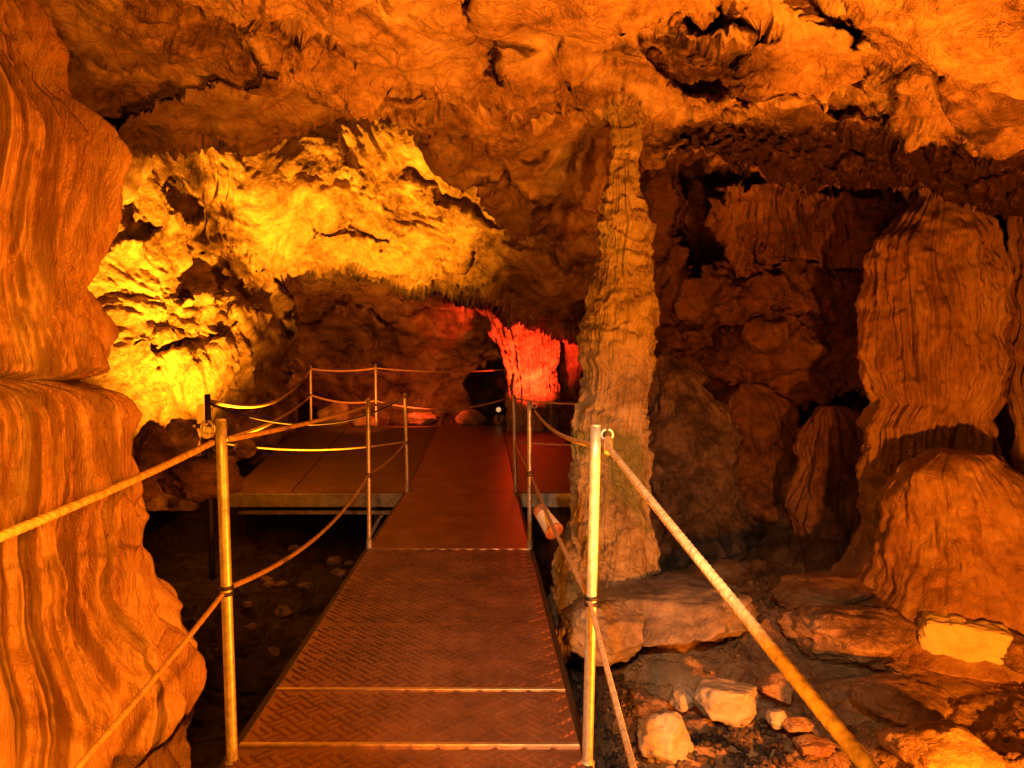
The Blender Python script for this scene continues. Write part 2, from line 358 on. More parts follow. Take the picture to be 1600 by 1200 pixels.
# ragged fringe of little drips along the lip
row = np.arange(PA.shape[0])
wl = np.exp(-((row - (nA - 4)) / 7.0) ** 2)[:, None]
fr = np.maximum(0, perlin(np.stack([U / 9, U * 0, U * 0 + 2], -1)))[None] * (0.5 + 0.5 * perlin(np.stack([U / 70, U * 0, U * 0 + 8], -1)))[None]
PA[..., 2] -= wl * fr * 0.15
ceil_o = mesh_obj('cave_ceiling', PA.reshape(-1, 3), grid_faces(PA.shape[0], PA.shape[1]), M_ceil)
shade_w = np.zeros(PA.shape[:2]); shade_w[:nA] = np.clip(0.9 * sst(150, 215, py) * sst(960, 1080, px) + 0.8 * sst(150, 60, np.abs(py - 95) * 3) * sst(990, 1030, px) * sst(1290, 1190, px) + 0.5 * sst(90, 20, np.abs(px - 690)) * sst(80, 20, np.abs(py - 240)), 0, 1)  # where the dark shade is painted on the ceiling
at_ = ceil_o.data.attributes.new('painted_shade', 'FLOAT', 'POINT'); at_.data.foreach_set('value', shade_w.astype(np.float32).ravel())
tag(ceil_o, kind='structure')

# ---- B: the far vault, its left wall and the back wall
px, py = np.meshgrid(np.arange(-260, 1190, 2.2), np.arange(20, 800, 2.2))
ctrlB = [(-260,20,6.2),(-260,400,5.6),(-260,800,5.2),(150,60,8.0),(200,300,7.8),(180,400,8.0),(180,550,8.0),(200,700,7.7),(230,800,7.7),
         (350,60,9.8),(350,300,9.2),(350,400,9.4),(300,580,8.9),(380,590,10.8),(450,600,13.4),(450,480,12.2),(350,690,10.2),(420,700,12.6),(300,800,9.4),(430,800,13),
         (450,250,9.6),(450,380,10.3),(600,60,10),(600,220,9.4),(600,300,9.7),(700,380,10.2),(620,430,11.0),
         (800,430,10.8),(900,510,12.2),(850,300,9.3),(950,400,9.8),(1150,300,9.5),(1150,20,9),(800,60,9)]
ctrlBack = [(400,420,14.5),(520,520,17),(600,600,17.8),(680,560,17.4),(700,640,17.8),(560,700,17.8),(800,560,17.2),(900,580,17.5),(1000,600,17),(1150,560,15),(1150,800,15),(600,430,13.6),(500,400,13.0),
            (800,800,17.8),(400,800,17),(900,520,14.6),(800,480,14.0),(700,440,13.4)]
YL = tps(ctrlB, px, py); YB = tps(ctrlBack, px, py)
rx, ry = ragged(px, py, 45, 18, 9.0)
backpoly = [(452, 800), (460, 640), (455, 560), (462, 500), (440, 450), (420, 415), (470, 418), (540, 415), (600, 440), (680, 452), (760, 470), (830, 500), (900, 530), (960, 530), (1300, 500), (1300, 900)]
mk = sst(7, -7, poly_sd(rx, ry, backpoly))
Y = YL * (1 - mk) + np.maximum(YB, YL + 0.3) * mk
Y = pit(Y, [(268, 465), (285, 430), (330, 398), (365, 390), (392, 400), (430, 425), (452, 470), (440, 520), (405, 470), (385, 475), (372, 455), (340, 462), (300, 470)], 0.9, 6)
Y = crack(Y, [(372, 430), (380, 470), (345, 520), (300, 540), (250, 548), (205, 540)], 0.35, 6)
Y = pit(Y, [(165, 330), (200, 320), (240, 345), (215, 375), (170, 385)], 0.5, 8)
Y = pit(Y, [(258, 285), (300, 290), (306, 330), (275, 325)], 0.35, 6)
Y = ledge(Y, [(470, 275), (530, 270), (600, 305), (660, 330), (700, 345)], 0.18, 14, 0.6, 24)
Y = ledge(Y, [(560, 350), (620, 380), (680, 400), (760, 430)], 0.18, 14, 0.5, 24)
Y = crack(Y, [(640, 270), (690, 300), (730, 320), (780, 350), (850, 380), (920, 420)], 0.3, 9)
Y = crack(Y, [(480, 360), (560, 355), (600, 380)], 0.25, 7)
Y = ledge(Y, [(480, 400), (560, 410), (640, 430), (720, 440)], 0.25, 16)
Y = crack(Y, [(470, 500), (520, 480), (570, 470), (620, 500)], 0.6, 9)
Y = crack(Y, [(500, 440), (540, 470), (600, 560)], 0.4, 8)
Y = ledge(Y, [(720, 560), (745, 548), (790, 545), (800, 560)], 0.35, 12)
Y = pit(Y, [(735, 665), (738, 600), (755, 575), (785, 570), (798, 590), (798, 665)], 3.5, 5)
Y = pit(Y, [(855, 520), (895, 525), (880, 600), (860, 590)], 2.0, 5)
# drip curtain on the descending edge
cur = np.abs(perlin(np.stack([px / 8, py / 90, px * 0 + 6], -1)))
Y += 0.5 * cur * np.exp(-(poly_sd(rx, ry, backpoly) / 26) ** 2) * sst(640, 720, px)
Y += 0.35 * np.abs(perlin(np.stack([px / 9, py / 80, px * 0 + 2], -1))) * sst(60, 10, np.abs(px - 330)) * sst(90, 30, np.abs(py - 320))
PB = np.stack([(px - 800) / F * Y, Y, EYE - (py - HZ) / F * Y], -1)
n = normals(PB); sg = np.sign((n[150, 200] * (np.array([0, 0, EYE]) - PB[150, 200])).sum())
PB = rock_relief(PB, sg, 0.50, 0.85, 40.0, (0.45, 0.9))
tag(mesh_obj('cave_wall', PB.reshape(-1, 3), grid_faces(PB.shape[0], PB.shape[1]), M_vault), kind='structure')

# ---- C: back wall of the dark right-hand chamber
px, py = np.meshgrid(np.arange(975, 2060, 2.2), np.arange(120, 1000, 2.2))
ctrlC = [(975,120,7.5),(1500,120,7.2),(2050,120,6),(1000,300,8.5),(1150,330,7.2),(1250,400,7.3),(1350,500,7.6),(1300,350,7.0),(1150,500,7.6),(1050,500,9.0),
         (1200,560,7.8),(1330,640,8.2),(1100,650,8.6),(1200,750,8.6),(1300,850,8.2),(1050,850,8.6),(1600,450,7.6),(1600,700,7.2),(2000,500,6),(2000,900,5.5),(1600,950,7),(1100,1000,8.5)]
Y = tps(ctrlC, px, py)
rx, ry = ragged(px, py, 45, 18, 19.0)
Y = pit(Y, [(1065, 255), (1120, 270), (1122, 340), (1135, 400), (1090, 430), (1060, 380)], 1.6, 8)
Y = pit(Y, [(1500, 290), (1600, 330), (1700, 420), (1650, 480), (1560, 400), (1515, 330)], 1.5, 8)
Y = ledge(Y, [(1120, 285), (1180, 290), (1250, 290), (1330, 300)], -0.35, 40)
Y = ledge(Y, [(1130, 415), (1190, 440), (1240, 410), (1340, 420)], 0.4, 16)
Y = ledge(Y, [(1020, 500), (1120, 520), (1180, 490), (1260, 500), (1340, 520)], 0.45, 20)
Y = ledge(Y, [(1020, 560), (1100, 590), (1180, 610), (1260, 650), (1300, 655)], 1.0, 90, 0.3)
Y = pit(Y, [(1275, 625), (1320, 612), (1378, 628), (1372, 650), (1320, 655), (1290, 650)], 1.6, 6)
Y += 0.22 * np.abs(perlin(np.stack([px / 8, py / 75, px * 0 + 6], -1))) * sst(1110, 1130, px) * sst(1345, 1290, px) * sst(480, 400, py)
PC = np.stack([(px - 800) / F * Y, Y, EYE - (py - HZ) / F * Y], -1)
n = normals(PC); sg = np.sign((n[150, 200] * (np.array([0, 0, EYE]) - PC[150, 200])).sum())
PC = rock_relief(PC, sg, 0.6, 1.0, 80.0, (0.2, 0.9))
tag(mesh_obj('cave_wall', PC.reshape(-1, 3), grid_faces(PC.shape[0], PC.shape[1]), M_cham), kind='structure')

# ---- D: cave floor
xs = np.concatenate([np.arange(-6.5, -3, 0.05), np.arange(-3, 0.2, 0.03), np.arange(0.2, 4, 0.018), np.arange(4, 7.5, 0.05)])
ys = np.concatenate([np.arange(-1.5, 1.5, 0.05), np.arange(1.5, 6, 0.018), np.arange(6, 19.5, 0.06)])
X, Yg = np.meshgrid(xs, ys)
walk = -0.28 - 0.037 * Yg                          # walkway centre line
dx = X - walk
Z = -0.85 + 0 * X
Z = Z + 0.34 * sst(0.6, 1.2, dx) + 0.12 * sst(1.4, 3.2, dx)
Z = Z + 0.22 * sst(-1.4, -2.6, dx) + 0.9 * sst(-3.0, -4.6, dx)
Z = Z + 0.35 * sst(8, 10, Yg) + 0.25 * sst(13, 16, Yg) * 1.0
Z = Z + 0.25 * np.exp(-(((X - 1.5) / 0.7) ** 2 + ((Yg - 5.1) / 0.5) ** 2))
Q = np.stack([X, Yg, 0 * X], -1)
wq = Q + 0.35 * np.stack([perlin(Q * 1.3 + 3), perlin(Q * 1.3 + 30), 0 * X], -1)
Z = Z + 0.15 * (billow(wq * 1.3 + 2, 4, 0.5) - 0.35) + 0.10 * (ridged(wq * np.array([1.0, 2.6, 1]) + 9, 4, 0.5) - 0.5) + 0.05 * (billow(wq * 5, 4, 0.6) - 0.3)
Z = Z + 0.03 * (billow(wq * 14, 3, 0.6) - 0.3)
wb = np.exp(-(((X - 2.75) / 0.45) ** 2 + ((Yg - 4.35) / 0.45) ** 2) ** 1.5); Z = Z * (1 - wb) + wb * (-0.39 + 0.02 * billow(wq * 8, 3))
PD = np.stack([X, Yg, Z], -1)
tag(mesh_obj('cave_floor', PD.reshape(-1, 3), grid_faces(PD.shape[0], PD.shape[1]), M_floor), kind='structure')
def floor_z(x, y):
    j = int(np.clip(np.searchsorted(xs, x), 0, len(xs) - 1)); i = int(np.clip(np.searchsorted(ys, y), 0, len(ys) - 1))
    return float(Z[i, j])

# ------------------------------------------------------------------ columns (closed bodies turned round an axis)
def column(name, rows, Y0, mat, label, cat, kdepth=1.0, nth=300, dz=0.016, flute=0.03, ffreq=9.0, ring=0.0, lump=0.06, seed=0.0, yoff=None, group=None, shrink=0, rfreq=7.0, fgain=1.0, foot=None):
    rows = sorted(rows); ph = np.array([r[0] for r in rows], float)
    zt = EYE - (ph[0] - HZ) / F * Y0; zb = EYE - (ph[-1] - HZ) / F * Y0
    nz = max(30, int((zt - zb) / dz)); z = np.linspace(zt, zb, nz); pyv = HZ + (EYE - z) / Y0 * F
    k = np.ones(5) / 5
    def sm(a): return np.convolve(np.pad(a, 2, mode='edge'), k, 'valid')
    l = sm(np.interp(pyv, ph, [r[1] for r in rows])) + shrink; r_ = -shrink + sm(np.interp(pyv, ph, [r[2] for r in rows]))
    cx = ((l + r_) / 2 - 800) / F * Y0; rr = (r_ - l) / 2 / F * Y0
    th = np.linspace(0, 2 * np.pi, nth, endpoint=False)
    C, S = np.cos(th)[None], np.sin(th)[None]
    zz = z[:, None]
    bx = C * rr[:, None]; by = S * rr[:, None] * kdepth
    q = np.stack([C * 1.0 + 0 * zz, S * 1.0 + 0 * zz, zz + 0 * C], -1)
    P3 = np.stack([cx[:, None] + bx, Y0 + by + 0 * zz, zz + 0 * C], -1)
    wv = fbm(P3 * 1.6 + seed, 3)[..., None] * 0.35
    qw = q * np.array([ffreq / 3, ffreq / 3, 0.5]) + wv * (ffreq / 26) + seed
    fg = fgain if foot is None else 0.22 + 0.78 * sst(foot - 0.15, foot + 0.45, zz + 0.25 * fbm(P3 * 1.5, 2))
    d = flute * fg * (billow(qw, 3, 0.55) - 0.45) * 2 
    d = d + flute * 0.35 * (billow(qw * np.array([3.1, 3.1, 1.6]), 2) - 0.4)
    d = d + lump * fbm(P3 * 2.6 + seed, 4, 0.5) + 0.014 * (billow(qw * np.array([4.2, 4.2, 3.0]) + 9, 3, 0.6) - 0.35)
    if foot is not None:
        d = d + 0.34 * (1 - sst(foot - 0.1, foot + 0.35, zz)) * (billow(P3 * np.array([1.7, 1.7, 1.9]) + wv + 3.3, 2, 0.4) - 0.35)
    if ring:
        s = (zz + 0.38 * fbm(P3 * 2.4 + seed, 4) + 0 * C) * rfreq
        saw = s - np.floor(s)
        d = d + ring * (np.minimum(saw / 0.75, (1 - saw) / 0.25) - 0.5) * (0.4 + 0.9 * np.minimum(1, billow(P3 * 5 + seed, 2)))
        d = d + ring * 0.5 * (billow(P3 * 13 + seed, 3, 0.6) - 0.35)
    d = d * np.minimum(1, rr[:, None] / 0.12)
    nn = np.stack([C + 0 * zz, S / kdepth + 0 * zz, 0 * zz + 0 * C], -1); nn /= np.linalg.norm(nn, axis=-1, keepdims=True)
    P3 = P3 + nn * d[..., None]
    if yoff is not None: P3[..., 1] += yoff(z)[:, None]
    # close both ends
    P3 = np.concatenate([P3.mean(1)[:1, None].repeat(nth, 1)[0:1] * 1.0, P3, P3.mean(1)[-1:, None].repeat(nth, 1)], 0)
    o = mesh_obj(name, P3.reshape(-1, 3), grid_faces(P3.shape[0], nth, wrap=True, flip=True), mat)
    tag(o, label, cat, group); return o

# left flowstone: hanging upper body and fluted lower body with bulbous foot
column('flowstone_column', [(-420,-150,10),(-100,-260,20),(0,-270,30),(60,-270,70),(120,-280,112),(165,-280,150),(200,-285,172),(240,-290,186),(300,-290,172),(380,-290,162),(450,-285,150),(500,-280,160),(545,-278,176),(580,-270,186),(592,-262,150),(600,-250,60),(640,-240,40)],
       3.0, M_flow, 'orange fluted hanging flowstone at the far left, its upper part above the ledge', 'rock formation', 0.8, 640, 0.010, 0.095, 13, 0, 0.07, 3.0, shrink=50)
column('flowstone_column', [(570,-280,-190),(580,-290,-20),(592,-300,110),(606,-303,180),(625,-305,206),(650,-305,217),(700,-305,214),(800,-305,212),(880,-305,212),(920,-310,218),(945,-320,232),(970,-330,258),(1000,-340,284),(1040,-345,304),(1080,-345,310),(1120,-345,304),(1160,-345,288),(1300,-350,262),(1700,-360,260)],
       2.95, M_flow, 'fluted orange flowstone ledge at the left, below the hanging flowstone, swelling into a smooth foot', 'rock formation', 0.8, 640, 0.010, 0.095, 14, 0, 0.08, 8.0, foot=-0.15, shrink=36)
# centre column
column('stalagmite_column', [(150,925,1030),(185,955,1004),(210,962,1000),(245,960,998),(258,954,996),(300,948,1002),(335,946,1006),(355,940,1018),(400,935,1012),(440,927,1017),(480,924,1024),(520,918,1020),(560,914,1022),(600,911,1018),(640,904,1014),(680,898,1010),(720,899,1012),(760,900,1013),(800,894,1012),(850,884,1020),(885,870,1022),(920,862,1015),(960,855,1010),(1010,850,1010)],
       5.3, M_col, 'slender knobbly stone column joining ceiling and floor beside the walkway', 'stone column', 1.0, 340, 0.009, 0.018, 8, 0.038, 0.04, 21.0, rfreq=4.2)
# right column
column('flowstone_column', [(200,1440,1500),(280,1440,1495),(300,1436,1500),(335,1408,1524),(375,1368,1550),(410,1350,1566),(450,1350,1572),(500,1350,1578),(560,1354,1570),(600,1362,1562),(632,1372,1556),(645,1360,1552),(665,1350,1550),(700,1350,1548),(760,1346,1546),(850,1335,1560),(885,1322,1600),(915,1290,1620),(940,1240,1640),(970,1180,1660)],
       5.7, M_right, 'broad brown flowstone column standing in the right chamber', 'rock formation', 0.75, 400, 0.011, 0.045, 13, 0.02, 0.09, 33.0, rfreq=2.2, shrink=8)
column('flowstone_mound', [(706,1450,1530),(714,1430,1556),(735,1412,1580),(780,1402,1612),(830,1385,1640),(890,1368,1670),(930,1352,1690),(955,1325,1710),(985,1280,1740)],
       5.0, M_right, 'rounded orange flowstone mound at the foot of the right column', 'rock formation', 0.9, 360, 0.011, 0.022, 6, 0, 0.09, 43.0, shrink=6)
column('rock_column', [(200,1590,1700),(400,1590,1720),(600,1582,1720),(700,1600,1720),(1000,1600,1750)], 6.2, M_right,
       'dim fluted rock column cut off by the right edge of the photo', 'rock formation', 0.8, 200, 0.02, 0.04, 9, 0, 0.06, 51.0)
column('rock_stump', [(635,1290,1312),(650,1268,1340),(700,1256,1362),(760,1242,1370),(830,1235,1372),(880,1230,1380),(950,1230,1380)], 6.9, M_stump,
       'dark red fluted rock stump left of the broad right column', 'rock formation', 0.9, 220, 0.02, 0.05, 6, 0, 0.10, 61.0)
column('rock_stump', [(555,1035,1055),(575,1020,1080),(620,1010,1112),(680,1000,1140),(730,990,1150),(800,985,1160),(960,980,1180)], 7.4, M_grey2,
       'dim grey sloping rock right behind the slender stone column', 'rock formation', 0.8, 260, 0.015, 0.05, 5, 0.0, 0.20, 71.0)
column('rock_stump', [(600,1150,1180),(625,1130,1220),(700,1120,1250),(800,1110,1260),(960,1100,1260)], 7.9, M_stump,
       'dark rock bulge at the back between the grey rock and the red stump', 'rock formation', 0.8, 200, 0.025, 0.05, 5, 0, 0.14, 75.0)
# red-lit drip columns at the back
column('dripstone_column', [(390,690,900),(430,715,890),(465,740,880),(500,758,878),(530,772,876),(560,786,872),(600,794,868),(640,796,864),(690,790,866)], 14.0, M_vault,
       'red-lit dripstone column beside the black tunnel opening at the back', 'rock formation', 0.9, 320, 0.025, 0.06, 12, 0.02, 0.08, 83.0, rfreq=3)
column('dripstone_column', [(500,885,930),(530,884,918),(560,880,912),(600,876,906),(620,880,902),(690,880,905)], 15.0, M_vault,
       'small bright red dripstone column just left of the slender stone column', 'rock formation', 0.9, 200, 0.03, 0.04, 9, 0.03, 0.06, 87.0, rfreq=3)

# ------------------------------------------------------------------ loose rocks
def rock(name, c, size, mat, label, cat='rock', seed=0, cuts=16, sub=5, rot=0, rough=0.06, group=None, cut=0.72):
    bm = bmesh.new(); bmesh.ops.create_icosphere(bm, subdivisions=sub, radius=1)
    v = np.array([q.co[:] for q in bm.verts]); rs = np.random.RandomState(seed + 100)
    N = rs.normal(size=(cuts, 3)); N /= np.linalg.norm(N, axis=1)[:, None]; lim = rs.uniform(cut, cut + 0.18, cuts)
    for nn, l in zip(N, lim):
        d = v @ nn; m = d > l; v[m] -= np.outer((d[m] - l) * 0.93, nn)
    v += v * (fbm(v * 1.5 + seed * 3.1, 4, 0.5) * 0.14 + (billow(v * 4 + seed, 3) - 0.35) * rough)[:, None]
    v = v * np.array(size); ca, sa = math.cos(rot), math.sin(rot)
    v = v @ np.array([[ca, sa, 0], [-sa, ca, 0], [0, 0, 1]]); v += np.array(c)
    fs = np.array([[q.index for q in f.verts] for f in bm.faces]); bm.free()
    return tag(mesh_obj(name, v, fs, mat), label, cat, group)
def rk(px, py, Y, wpx, hpx, mat, label, seed, kd=1.0, **kw):
    s = Y / F; return rock('rock', W(px, py, Y), (wpx / 2 * s, wpx / 2 * s * kd, hpx / 2 * s), mat, label, seed=seed, **kw)
rk(1050, 955, 4.75, 330, 115, M_grey, 'large flat grey boulder at the foot of the slender stone column', 1, 0.8, cut=0.6, rough=0.12)
rk(950, 985, 4.35, 130, 95, M_grey, 'pale rounded boulder behind the near right handrail post', 2, 0.9)
rk(1290, 925, 5.2, 210, 60, M_right, 'flat reddish slab left of the rounded flowstone mound', 3, 0.7, rot=0.3)
rk(1330, 990, 4.5, 210, 84, M_floor, 'low brown ridge of rock left of the pale cut block', 4, 0.8, rough=0.14)
rk(1040, 1158, 3.55, 98, 92, M_pale, 'angular pinkish rock in the bottom centre next to the lower rope', 5, 0.9, cut=0.62, cuts=12)
rk(1135, 1098, 3.85, 116, 76, M_pale, 'pale cream rock with a sharp top beside the dark gravel', 6, 0.8, cut=0.62, cuts=12)
rk(1068, 1090, 3.95, 46, 40, M_pale, 'small knobbly pale rock between the two largest pale rocks', 7)
rk(1215, 1075, 3.95, 62, 44, M_right, 'small orange rock right behind the dark gravel', 8, cut=0.6)
rk(1214, 1122, 3.7, 34, 30, M_pale, 'grey-brown pebble on the right edge of the dark gravel', 9)
rk(1245, 1132, 3.65, 50, 22, M_right, 'thin flat orange stone right of the grey-brown pebble', 10)
rk(1270, 1165, 3.5, 60, 26, M_right, 'flat brown stone near the bottom edge, right of the gravel', 11, rot=0.4)
rk(1480, 1180, 3.1, 190, 90, M_floor, 'big smooth orange boulder cut by the bottom edge at the right', 12, cut=0.7)
rk(1590, 1020, 4.3, 90, 60, M_floor, 'brown boulder at the right edge behind the pale block', 13)
rk(1410, 1090, 3.7, 150, 44, M_floor, 'low orange hump in the mud below the pale block', 14, rough=0.1)
rk(383, 700, 6.7, 38, 30, M_right, 'pale stone lying right of the near left handrail post, before the side deck', 15)
rk(240, 705, 6.2, 60, 90, M_cham, 'dark rounded rock just right of the fluted left ledge', 16)
rk(290, 690, 6.6, 90, 80, M_vault, 'orange rock pile left of the dark post', 17, rough=0.14)
rk(320, 745, 6.4, 130, 70, M_cham, 'brown rock slope at the foot of the dark post', 18, rough=0.14)
rk(215, 760, 5.4, 70, 60, M_cham, 'dark boulder in the shadow beside the left ledge', 19)
redr = [(522, 650, 56, 46, 'largest rounded red-lit boulder behind the far deck edge, leftmost of them'),
        (570, 660, 44, 26, 'low red boulder right of the largest red one'),
        (657, 655, 56, 26, 'flat arched red rock in the middle of the far deck edge'),
        (735, 655, 52, 30, 'red wedge-shaped rock below the black tunnel opening'),
        (781, 658, 22, 22, 'small red rock under the little lamp')]
for k, (a, b, c_, d_, lb) in enumerate(redr):
    rk(a, b, 15.2, c_, d_, M_vault, lb, 20 + k, group='red-lit rocks behind the far deck edge', sub=4, rough=0.14)
for k in range(22):                                # rubble in the dark gap left of the walkway
    rs = random.Random(k); x = rs.uniform(-2.7, -1.35); y = rs.uniform(3.2, 9.5)
    s = rs.uniform(0.03, 0.11)
    rock('rubble_stone', (x, y, floor_z(x, y) + s * 0.3), (s, s * 0.8, s * 0.55), M_dark, 'dark rubble stone on the shadowed ground left of the walkway', seed=60 + k, sub=3, group='rubble left of the walkway')
# pale sawn block
def cut_block():
    c = W(1505, 997, 4.4); s = 4.4 / F
    bm = bmesh.new(); bmesh.ops.create_cube(bm, size=1)
    bmesh.ops.scale(bm, vec=(118 * s, 0.2, 54 * s), verts=bm.verts)
    bmesh.ops.subdivide_edges(bm, edges=bm.edges[:], cuts=28, use_grid_fill=True)
    v = np.array([q.co[:] for q in bm.verts]); hv = np.array([118 * s, 0.2, 54 * s]) / 2; u = v / hv; rad = np.linalg.norm(np.abs(u) ** 9, axis=1, ord=1) ** (1 / 9); v = v / rad[:, None]
    v += ((fbm(v * 7 + 4, 4) * 0.03 - 0.012 * np.maximum(0, ridged(v * 11, 3) - 0.7) * 6)[:, None]) * (v / np.linalg.norm(v, axis=1)[:, None])
    v[:, 0] += 0.10 * v[:, 2]; a = math.radians(4); R = np.array([[math.cos(a), 0, math.sin(a)], [0, 1, 0], [-math.sin(a), 0, math.cos(a)]])
    v = v @ R.T
    a = math.radians(-27); R = np.array([[math.cos(a), -math.sin(a), 0], [math.sin(a), math.cos(a), 0], [0, 0, 1]]); v = v @ R.T
    v += c
    for q, p in zip(bm.verts, v): q.co = p
    me = bpy.data.meshes.new('stone_block'); bm.to_mesh(me); bm.free(); me.materials.append(M_block)
    me.polygons.foreach_set('use_smooth', [True] * len(me.polygons))
    o = bpy.data.objects.new('stone_block', me); sc.collection.objects.link(o)
    tag(o, 'pale yellow cut stone block lying on the mud at the right', 'stone block')
cut_block()
# dark gravel: one heap nobody could count
def gravel():
    rs = np.random.RandomState(5); V_ = []; F_ = []; k = 0
    bm = bmesh.new(); bmesh.ops.create_icosphere(bm, subdivisions=1, radius=1)
    b = np.array([q.co[:] for q in bm.verts]); f = np.array([[q.index for q in t.verts] for t in bm.faces]); bm.free()
    for i in range(1500):
        if i < 1000:
            y = rs.uniform(2.9, 3.75); x = 0.42 + (y - 2.9) * 0.25 + rs.uniform(0.3, 0.82) * 1.0 - 0.05; y += 0.1
        else:
            y = rs.uniform(2.6, 5.0); x = rs.uniform(0.38, 0.7)
        s = rs.uniform(0.006, 0.022); v = b * (1 + rs.uniform(-0.3, 0.3, b.shape)) * s * rs.uniform(0.6, 1.4, 3)
        V_.append(v + [x, y, floor_z(x, y) + s * 0.5]); F_.append(f + k); k += len(b)
    o = mesh_obj('gravel', np.concatenate(V_), np.concatenate(F_), M_dark, smooth=False)
    tag(o, 'dark gravel heap between the pale rocks', 'gravel', kind='stuff')
gravel()
def pebbles():
    rs = np.random.RandomState(11); V_ = []; F_ = []; k = 0
    bm = bmesh.new(); bmesh.ops.create_icosphere(bm, subdivisions=1, radius=1)
    b = np.array([q.co[:] for q in bm.verts]); f = np.array([[q.index for q in t.verts] for t in bm.faces]); bm.free()
    for i in range(1500):
        y = rs.uniform(2.7, 6.2); x = rs.uniform(0.55, 0.62 * y + 0.6)
        if perlin(np.array([x * 1.3, y * 1.3, 4.0])) < -0.05: continue
        s = 0.005 + 0.022 * rs.uniform() ** 3; v = b * (1 + rs.uniform(-0.3, 0.3, b.shape)) * s * rs.uniform(0.6, 1.4, 3)
        V_.append(v + [x, y, floor_z(x, y) + s * 0.3]); F_.append(f + k); k += len(b)
    tag(mesh_obj('pebbles', np.concatenate(V_), np.concatenate(F_), M_right, smooth=False), 'small stone chips scattered over the mud right of the walkway', 'pebbles', kind='stuff')
pebbles()

# ------------------------------------------------------------------ walkway
def boxes_obj(name, boxes, mat, parent, fn=None, bevel=0.0):
    bm = bmesh.new()
    for (x0, x1, y0, y1, z0, z1) in boxes:
        r = bmesh.ops.create_cube(bm, size=1)
        for q in r['verts']:
            q.co = Vector(((x0 + x1) / 2 + q.co.x * (x1 - x0), (y0 + y1) / 2 + q.co.y * (y1 - y0), (z0 + z1) / 2 + q.co.z * (z1 - z0)))
    if bevel: bmesh.ops.bevel(bm, geom=bm.edges[:], offset=bevel, segments=2, affect='EDGES')
    if fn:
        for q in bm.verts: q.co = fn(q.co)
    me = bpy.data.meshes.new(name); bm.to_mesh(me); bm.free(); me.materials.append(mat)
    o = bpy.data.objects.new(name, me); sc.collection.objects.link(o)
    if parent is not None: o.parent = parent; me.transform(Matrix.Translation(-parent.location))
    return o
def ramp(y): return 0.0 if y < 8.6 else 0.35 * (y - 8.6) / 5.9
def skew(co): return Vector((co.x - 0.037 * co.y, co.y, co.z + ramp(co.y)))
LX, RX = -0.92, 0.355
def tread(x0, x1, y0, y1, z, c=0.075, h=0.004):
    """woven tread: raised bars in alternating diagonal cells"""
    vs = []; fs = []; s2 = math.sqrt(0.5)
    nx = int((x1 - x0 + y1 - y0) / c) + 3
    for i in range(-nx, nx):
        for j in range(-nx, nx):
            for k in (-1, 1):
                cu, cv = (i + 0.5) * c, (j + 0.5) * c
                if (i + j) % 2: cu += k * c * 0.24; hu, hv = c * 0.19, c * 0.50
                else: cv += k * c * 0.24; hu, hv = c * 0.50, c * 0.19
                X0 = (cu - cv) * s2 + (x0 + x1) / 2; Y0_ = (cu + cv) * s2 + y0
                if not (x0 + 0.03 < X0 < x1 - 0.03 and y0 + 0.03 < Y0_ < y1 - 0.03): continue
                b0 = len(vs)
                for (sc_, zz) in ((1, 0), (0.72, h)):
                    for a, b in ((-1, -1), (1, -1), (1, 1), (-1, 1)):
                        u = a * (hu - (0 if sc_ == 1 else 0.005)); v = b * (hv - (0 if sc_ == 1 else 0.005))
                        vs.append((X0 + (u - v) * s2, Y0_ + (u + v) * s2, z + zz))
                fs += [(b0, b0+1, b0+5, b0+4), (b0+1, b0+2, b0+6, b0+5), (b0+2, b0+3, b0+7, b0+6), (b0+3, b0, b0+4, b0+7), (b0+4, b0+5, b0+6, b0+7)]
    return vs, fs
walk_e = empty('metal_walkway', (-0.4, 2.0, 0), 'long narrow rusty metal walkway with woven tread running away from the camera', 'walkway')
def deck_panel(parent, x0, x1, y0, y1, mat, fn=skew, c=0.075, h=0.004, treads=True):
    o = boxes_obj('deck_panel', [(x0, x1, y0 + 0.003, y1 - 0.003, -0.03, 0)], mat, None, None)
    bm = bmesh.new(); bm.from_mesh(o.data)
    if treads:
        vs, fs = tread(x0, x1, y0, y1, 0.0002, c, h)
        bv = [bm.verts.new(q) for q in vs]
        for f in fs: bm.faces.new([bv[i] for i in f])
    for q in bm.verts: q.co = fn(q.co)
    bm.to_mesh(o.data); bm.free(); o.data.transform(Matrix.Translation(-parent.location)); o.parent = parent
ysp = [0.2, 2.76, 3.25, 4.10, 4.98, 5.83, 7.2, 8.6, 10.5, 12.5, 14.5]
for a, b in zip(ysp[:-1], ysp[1:]):
    deck_panel(walk_e, LX, RX, a, b, M_deck, h=0.0075 if a < 5.8 else 0.005, treads=a < 5.8)
for yy, h in ((2.76, 0.010), (3.25, 0.006), (5.83, 0.006)):
    boxes_obj('edge_strip', [(LX, RX, yy - 0.011, yy + 0.011, -0.001, h)], M_strip, walk_e, skew, 0.002)
for x in (LX, RX):
    s = -1 if x == LX else 1
    boxes_obj('side_beam', [(min(x + s * 0.002, x + s * 0.03), max(x + s * 0.002, x + s * 0.03), 0.2, 8.58, -0.13, -0.004)], M_dpost, walk_e, skew)
for yy in (3.2, 5.8, 8.0):
    for x in (LX + 0.1, RX - 0.1):
        boxes_obj('leg', [(x - 0.03, x + 0.03, yy - 0.03, yy + 0.03, -1.0, -0.032)], M_dpost, walk_e, skew)
